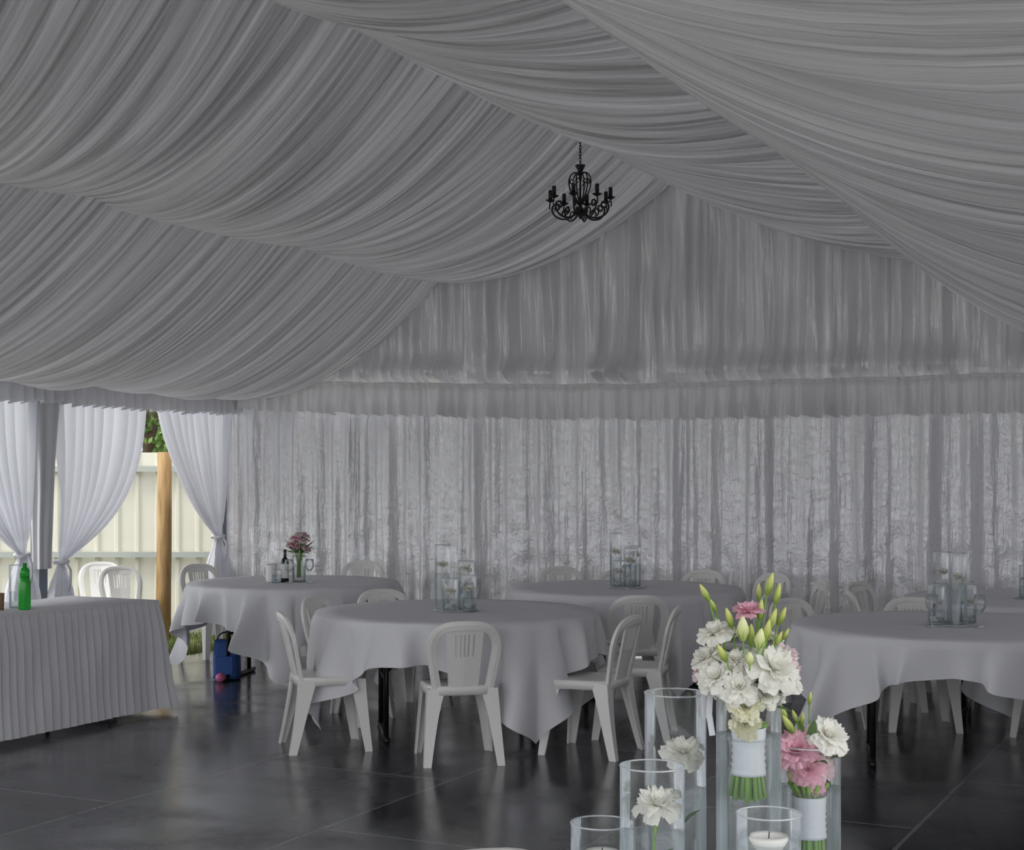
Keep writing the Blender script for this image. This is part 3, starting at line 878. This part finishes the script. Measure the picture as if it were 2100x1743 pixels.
for (x,y,r,k,df) in [(1628,1530,40,'p',-.03),(1652,1572,36,'p',-.02),(1692,1500,42,'w',-.03),(1684,1572,28,'l',-.01),(1668,1612,18,'p',-.02),(1662,1528,30,'l',.03)]:
    a,b=P2(x,y); bl.append((a,df,b,r/1069*1.1,k))
bd=[]
for (x,y,L,k,df,t) in [(1604,1458,44,'g',0,-.04),(1612,1482,44,'g',-.02,-.05),(1660,1432,26,'g',0,.0),(1632,1470,34,'g',.02,-.02),(1622,1592,36,'c',-.02,-.02),(1648,1478,30,'g',.02,0)]:
    a,b=P2(x,y); bd.append((a,df if b>1.09 else -.005,b,L/1069,k,t))
V3=(8.691,-9.572)
bouquet(V3,1.04,bl,bd,(0.905,0.985),(0.80,),'small pink and white bouquet standing in a glass vase',nleaf=5)
def single(base,dx,z,r,zb,label,dirv=(0,0,1),mesh=None,bend=0.0):
    e=empty('cut_flower',(base[0],base[1],zb)); p=off(base,dx,0,z)-Vector(e.location)
    inst('bloom',mesh or BW[0],p-Vector(dirv).normalized()*r*0.3,dirv,r,e)
    V=[];F=[]
    tube(V,F,[(0,0,0),R2*(bend)+Vector((0,0,p.z*0.35)),R2*(bend+dx*0.3)+Vector((0,0,p.z*0.7)),p-Vector((0,0,r*0.2))],0.0028,8)
    mk('stem',V,F,M_stem,parent=e)
    V=[];F=[]
    leafblade(V,F,R2*bend+Vector((0,0,p.z*0.45)),R2*0.5+Vector((0,0,0.8)),0.055,0.012); leafblade(V,F,R2*bend+Vector((0,0,p.z*0.3)),-R2*0.5+Vector((0,0,0.8)),0.05,0.010)
    mk('leaf',V,F,M_leaf,parent=e)
    tag(e,label,'flower'); return e
single((8.426,-9.593),0.016,1.6-(1540-973)/1033,0.042,tz+0.014,'single white bloom on stem in tall vase',(0.25,-0.5,0.8),BW[1],0.01)
single((8.458,-9.801),0.012,1.6-(1645-973)/1107,0.044,tz+0.014,'single white bloom on stem in medium vase',(0.12,-0.35,0.9),BW[2],0.0)
for (x,y,h) in ((8.695,-9.849,0.200),(8.335,-9.750,0.110)):
    e=empty('floating_candle',(x,y,tz+h-0.012))
    V=[];F=[]; lathe(V,F,[(0.001,0.0),(0.024,0.002),(0.034,0.018),(0.033,0.026),(0.028,0.022),(0.001,0.020)],28); mk('wax',V,F,M_wax,parent=e)
    V=[];F=[]; tube(V,F,[(0,0,0.019),(0.001,0,0.032)],0.0012,6); mk('wick',V,F,M_black,parent=e)
    tag(e,'round white floating candle in a glass vase','candle')

# ------------------------------------------------------------------ centrepieces
def smallbloom(x,y,z,r,label='white bloom inside a glass cylinder',mesh=None):
    o=inst('flower_bloom',mesh or random.choice(BW),(x,y,z),(0.2,-0.35,0.9),r)
    tag(o,label,'flower',group='blooms in the centrepieces')
def setpiece(c,z,items,grp):
    V=[];F=[]; lathe(V,F,[(0.001,0),(0.14,0),(0.14,0.004),(0.001,0.004)],40)
    tag(mk('glass_plate',V,F,M_rim,loc=(c[0],c[1],z)),'round glass plate under centrepiece vases','plate')
    for (dx,df,r,h,fz) in items:
        p=off(c,dx,df,0)
        vase(p.x,p.y,z+0.0045,r,h,h*0.35 if h<0.25 else h*0.55,'clear glass cylinder vase in a table centrepiece',grp,28,pebbles=(h<0.3))
        if fz: smallbloom(p.x,p.y,z+fz,min(0.038,r*0.78))
tt=0.7565
setpiece(TB,tt,[(-0.085,0.03,0.048,0.40,0.27),(0.062,0.02,0.050,0.30,0.25),(-0.035,-0.085,0.050,0.20,0.12),(0.085,-0.088,0.045,0.22,0.13)],'centrepiece vases')
setpiece(TC,tt,[(-0.065,0.03,0.045,0.40,0.26),(0.04,-0.01,0.050,0.29,0.20),(0.085,0.09,0.045,0.30,0.24),(-0.05,-0.075,0.045,0.20,0.12)],'centrepiece vases')
setpiece(TD,tt,[(-0.045,0.08,0.048,0.40,0.28),(0.02,-0.02,0.050,0.40,0.26),(-0.105,-0.03,0.046,0.22,0.12),(0.10,0.06,0.048,0.22,0.12)],'centrepiece vases')
setpiece(TE,tt,[(-0.02,0.04,0.045,0.38,0.26),(0.07,0.0,0.050,0.30,0.20),(-0.08,-0.05,0.045,0.22,0.12)],'centrepiece vases')
def goblet(x,y,z):
    V=[];F=[]; lathe(V,F,[(0.001,0),(0.032,0.0),(0.032,0.003),(0.004,0.008),(0.0035,0.07),(0.012,0.082),(0.032,0.11),(0.036,0.14),(0.031,0.18),(0.0295,0.18),(0.034,0.14),(0.030,0.112),(0.010,0.086),(0.001,0.084)],24)
    tag(mk('wine_glass',V,F,M_glass,loc=(x,y,z)),'clear stemmed wine glass on a banquet table','glass',group='wine glasses')
p=off(TD,-0.16,-0.14,0); goblet(p.x,p.y,tt); p=off(TD,0.10,-0.16,0); goblet(p.x,p.y,tt)
p=off(TC,0.0,-0.17,0); goblet(p.x,p.y,tt)
# table A items
p=off(TA,0.04,0.02,0); vase(p.x,p.y,tt,0.055,0.20,0.12,'clear glass vase holding a mixed flower posy')
pr=Vector((p.x,p.y,tt+0.0125)); e=empty('flower_posy',pr)
V=[];F=[]
for i in range(24):
    a=random.uniform(0,2*pi); r=random.uniform(0.02,0.085); z=0.24+random.uniform(0,0.14)-r*0.5
    q=Vector((r*math.cos(a),r*math.sin(a),z))
    kind=random.choice(['w','p','l','l','b','b','w','p'])
    me={'w':BW[0],'p':BP[0],'l':BL[0],'b':BUD}[kind]
    inst('bud' if kind=='b' else 'bloom',me,q,q-Vector((0,0,0.15)),0.034,e,{'w':'white bloom','p':'pink bloom','l':'pale pink bloom','b':'green bud'}[kind])
    tube(V,F,[(0.25*q.x,0.25*q.y,0.02),(0.2*q.x,0.2*q.y,0.14),q],0.002,5)
mk('stems',V,F,M_stem,parent=e)
V=[];F=[]
for i in range(30):
    a=random.uniform(0,2*pi); d=Vector((math.cos(a),math.sin(a),random.uniform(0.2,2.0))); leafblade(V,F,(0.3*d.x*0.1,0.3*d.y*0.1,0.21),d,random.uniform(0.09,0.15),0.011)
mk('leaves',V,F,M_leaf,parent=e)
tag(e,'posy of pink and white flowers with green leaves in a vase','flowers')
p=off(TA,-0.065,-0.02,0); e=empty('wine_bottle',(p.x,p.y,tt))
V=[];F=[]; lathe(V,F,[(0.001,0),(0.031,0),(0.032,0.005),(0.032,0.15),(0.026,0.175),(0.012,0.195),(0.011,0.25),(0.013,0.255),(0.001,0.255)],28); mk('body',V,F,M_dbottle,parent=e)
V=[];F=[]; lathe(V,F,[(0.0326,0.03),(0.0326,0.14)],28); mk('bottle_label',V,F,M_white,parent=e)
tag(e,'dark glass wine bottle with pale label beside flowers','bottle')
p=off(TA,-0.17,-0.02,0); e=empty('jug',(p.x,p.y,tt))
V=[];F=[]; lathe(V,F,[(0.001,0),(0.04,0),(0.045,0.02),(0.045,0.13),(0.042,0.14),(0.039,0.135),(0.040,0.02),(0.001,0.01)],28); mk('body',V,F,M_white,parent=e)
V=[];F=[]; tube(V,F,[(-0.043,0,0.11),(-0.07,0,0.11),(-0.075,0,0.07),(-0.065,0,0.04),(-0.044,0,0.035)],0.005,8); mk('handle',V,F,M_white,parent=e)
tag(e,'small white handled jug on the banquet table','jug')
p=off(TA,0.13,-0.03,0); goblet(p.x,p.y,tt); p=off(TA,-0.02,-0.10,0); goblet(p.x,p.y,tt)
p=off(TA,-0.12,-0.09,0); vase(p.x,p.y,tt,0.035,0.10,0.06,'small clear glass tumbler')
vase(2.40,-5.28,0.758,0.048,0.27,0.10,'clear glass cylinder jar on skirted table')

# bag + balloon
e=empty('cooler_bag',(2.20,-2.86,0),(0,0,0.4))
V=[];F=[]
def f(u,v):
    a=u*2*pi; c,s=math.cos(a),math.sin(a)
    w=0.10*math.copysign(abs(c)**0.4,c); d=0.075*math.copysign(abs(s)**0.4,s)
    k=1-0.10*v+0.04*math.sin(v*pi)
    return (w*k,d*k,0.01+0.30*v)
V,F,U=grid(36,8,f); F.append(tuple(i*9+8 for i in range(36))); F.append(tuple(i*9 for i in reversed(range(36))))
mk('body',V,F,M_bluebag,parent=e)
V=[];F=[]; tube(V,F,[(0.08*math.cos(t*pi/10),0.0,0.30+0.07*math.sin(t*pi/10)) for t in range(11)],0.006,6); mk('handle',V,F,M_black,parent=e)
V=[];F=[]; box(V,F,-0.065,0.065,-0.088,-0.075,0.05,0.19); mk('pocket',V,F,M_bluebag,parent=e,smooth=False)
tag(e,'blue fabric cooler bag standing under the table','bag')
V=[];F=[]
lathe(V,F,[(0.0005,0)]+[(0.04*math.sin(pi*i/14),0.036-0.036*math.cos(pi*i/14)) for i in range(1,14)]+[(0.0005,0.072)],24)
tube(V,F,[(0.0,0.0,0.068),(0.004,0,0.082)],0.004,6)
tag(mk('balloon',V,F,M_pinkball,loc=(2.26,-3.02,0.0)),'small pink balloon on the floor by the blue bag','balloon')

# ------------------------------------------------------------------ chandelier
cx,cy=4.91,-2.17
ce=empty('chandelier',(cx,cy,3.50))
V=[];F=[]
for i in range(11):
    zc=0.41+i*0.023
    pts=[]
    for a in range(12):
        t=2*pi*a/12
        if i%2: pts.append((0.008*math.cos(t),0,zc+0.017*math.sin(t)))
        else: pts.append((0,0.008*math.cos(t),zc+0.017*math.sin(t)))
    tube(V,F,pts,0.0028,5,closed=True)
o=mk('chain',V,F,M_iron,parent=ce); o['kind']='stuff'
V=[];F=[]
lathe(V,F,[(0.0005,-0.01),(0.008,0.0),(0.013,0.012),(0.006,0.03),(0.02,0.045),(0.034,0.06),(0.02,0.08),(0.010,0.10),(0.016,0.13),(0.008,0.16),(0.007,0.27),(0.014,0.30),(0.010,0.33),(0.018,0.35),(0.036,0.385),(0.038,0.395),(0.006,0.40),(0.0005,0.40)],24)
mk('column',V,F,M_iron,parent=ce)
def bez(P,n=20):
    out=[]
    for i in range(n+1):
        t=i/n; a=[Vector(p) for p in P]
        while len(a)>1: a=[a[j].lerp(a[j+1],t) for j in range(len(a)-1)]
        out.append(a[0])
    return out
V=[];F=[]
arm=bez([(0.02,0,0.06),(0.07,0,-0.03),(0.17,0,-0.03),(0.25,0,0.03),(0.235,0,0.12),(0.17,0,0.11)],22)
sp=[Vector((0.182+0.032*math.exp(-0.25*t)*math.cos(1.9+t),0,0.085+0.032*math.exp(-0.25*t)*math.sin(1.9+t))) for t in [0.5*i for i in range(1,12)]]
tube(V,F,arm+sp[:9],0.0072,7)
tube(V,F,bez([(0.232,0,0.075),(0.238,0,0.10),(0.228,0,0.13)],6),0.005,6)
sc=[Vector((0.11+0.035*math.exp(-0.18*t)*math.cos(-1.2+t),0,0.045+0.035*math.exp(-0.18*t)*math.sin(-1.2+t))) for t in [0.5*i for i in range(12)]]
tube(V,F,sc,0.0055,6)
lathe(V,F,[(0.0005,0.125),(0.010,0.128),(0.034,0.142),(0.036,0.147),(0.012,0.146),(0.0005,0.146)],16,0.228,0)
armV,armF=V,F
V=[];F=[]
up=bez([(0.012,0,0.32),(0.04,0,0.37),(0.125,0,0.32),(0.10,0,0.21),(0.05,0,0.16),(0.015,0,0.10)],22)
tube(V,F,up,0.0055,6)
s2=[Vector((0.062+0.024*math.exp(-0.2*t)*math.cos(2.2-t),0,0.265+0.024*math.exp(-0.2*t)*math.sin(2.2-t))) for t in [0.5*i for i in range(11)]]
tube(V,F,s2,0.0045,6)
upV,upF=V,F
V=[];F=[]; lathe(V,F,[(0.0005,0.146),(0.015,0.146),(0.015,0.215),(0.013,0.218),(0.0005,0.218)],14,0.228,0); caV,caF=V,F
V=[];F=[]; lathe(V,F,[(0.0005,0.218),(0.006,0.219),(0.009,0.232),(0.006,0.25),(0.0005,0.268)],12,0.228,0); buV,buF=V,F
A0=mk('arm',armV,armF,M_iron,parent=ce); S0=mk('scroll',upV,upF,M_iron,parent=ce); K0=mk('candle_sleeve',caV,caF,M_candle,parent=A0); B0=mk('bulb',buV,buF,M_glass,parent=A0)
for i in range(1,8):
    a=A0.copy(); a.rotation_euler=(0,0,i*pi/4+0.2); C.objects.link(a)
    for q in (K0,B0):
        c=q.copy(); c.parent=a; C.objects.link(c)
    if i<6:
        s=S0.copy(); s.rotation_euler=(0,0,i*pi/3+0.2+pi/8); C.objects.link(s)
A0.rotation_euler=(0,0,0.2)
tag(ce,'black wrought iron scroll-arm chandelier hanging from the ridge','chandelier')

# ------------------------------------------------------------------ lights, world, camera
w=bpy.data.worlds.new('overcast'); bpy.context.scene.world=w; w.use_nodes=True
nt=w.node_tree; bg=nt.nodes['Background']
bg.inputs[0].default_value=(0.955,0.965,1.0,1); bg.inputs[1].default_value=2.0
s=bpy.data.lights.new('sun','SUN'); s.energy=2.2; s.angle=0.25; s.color=(1,0.98,0.94)
so=bpy.data.objects.new('sun',s); C.objects.link(so)
so.rotation_euler=Vector((0.24,0.45,-0.95)).to_track_quat('-Z','Y').to_euler()

cam=bpy.data.cameras.new('camera'); co=bpy.data.objects.new('camera',cam); C.objects.link(co)
co.location=(9.48,-12.42,1.6)
co.rotation_euler=(pi/2,0,math.atan2(0.448,0.894))
cam.sensor_width=36; cam.lens=3100/2100*36; cam.shift_y=101.5/2100
cam.clip_start=0.05
bpy.context.scene.camera=co
bpy.context.scene.view_settings.view_transform='Standard'
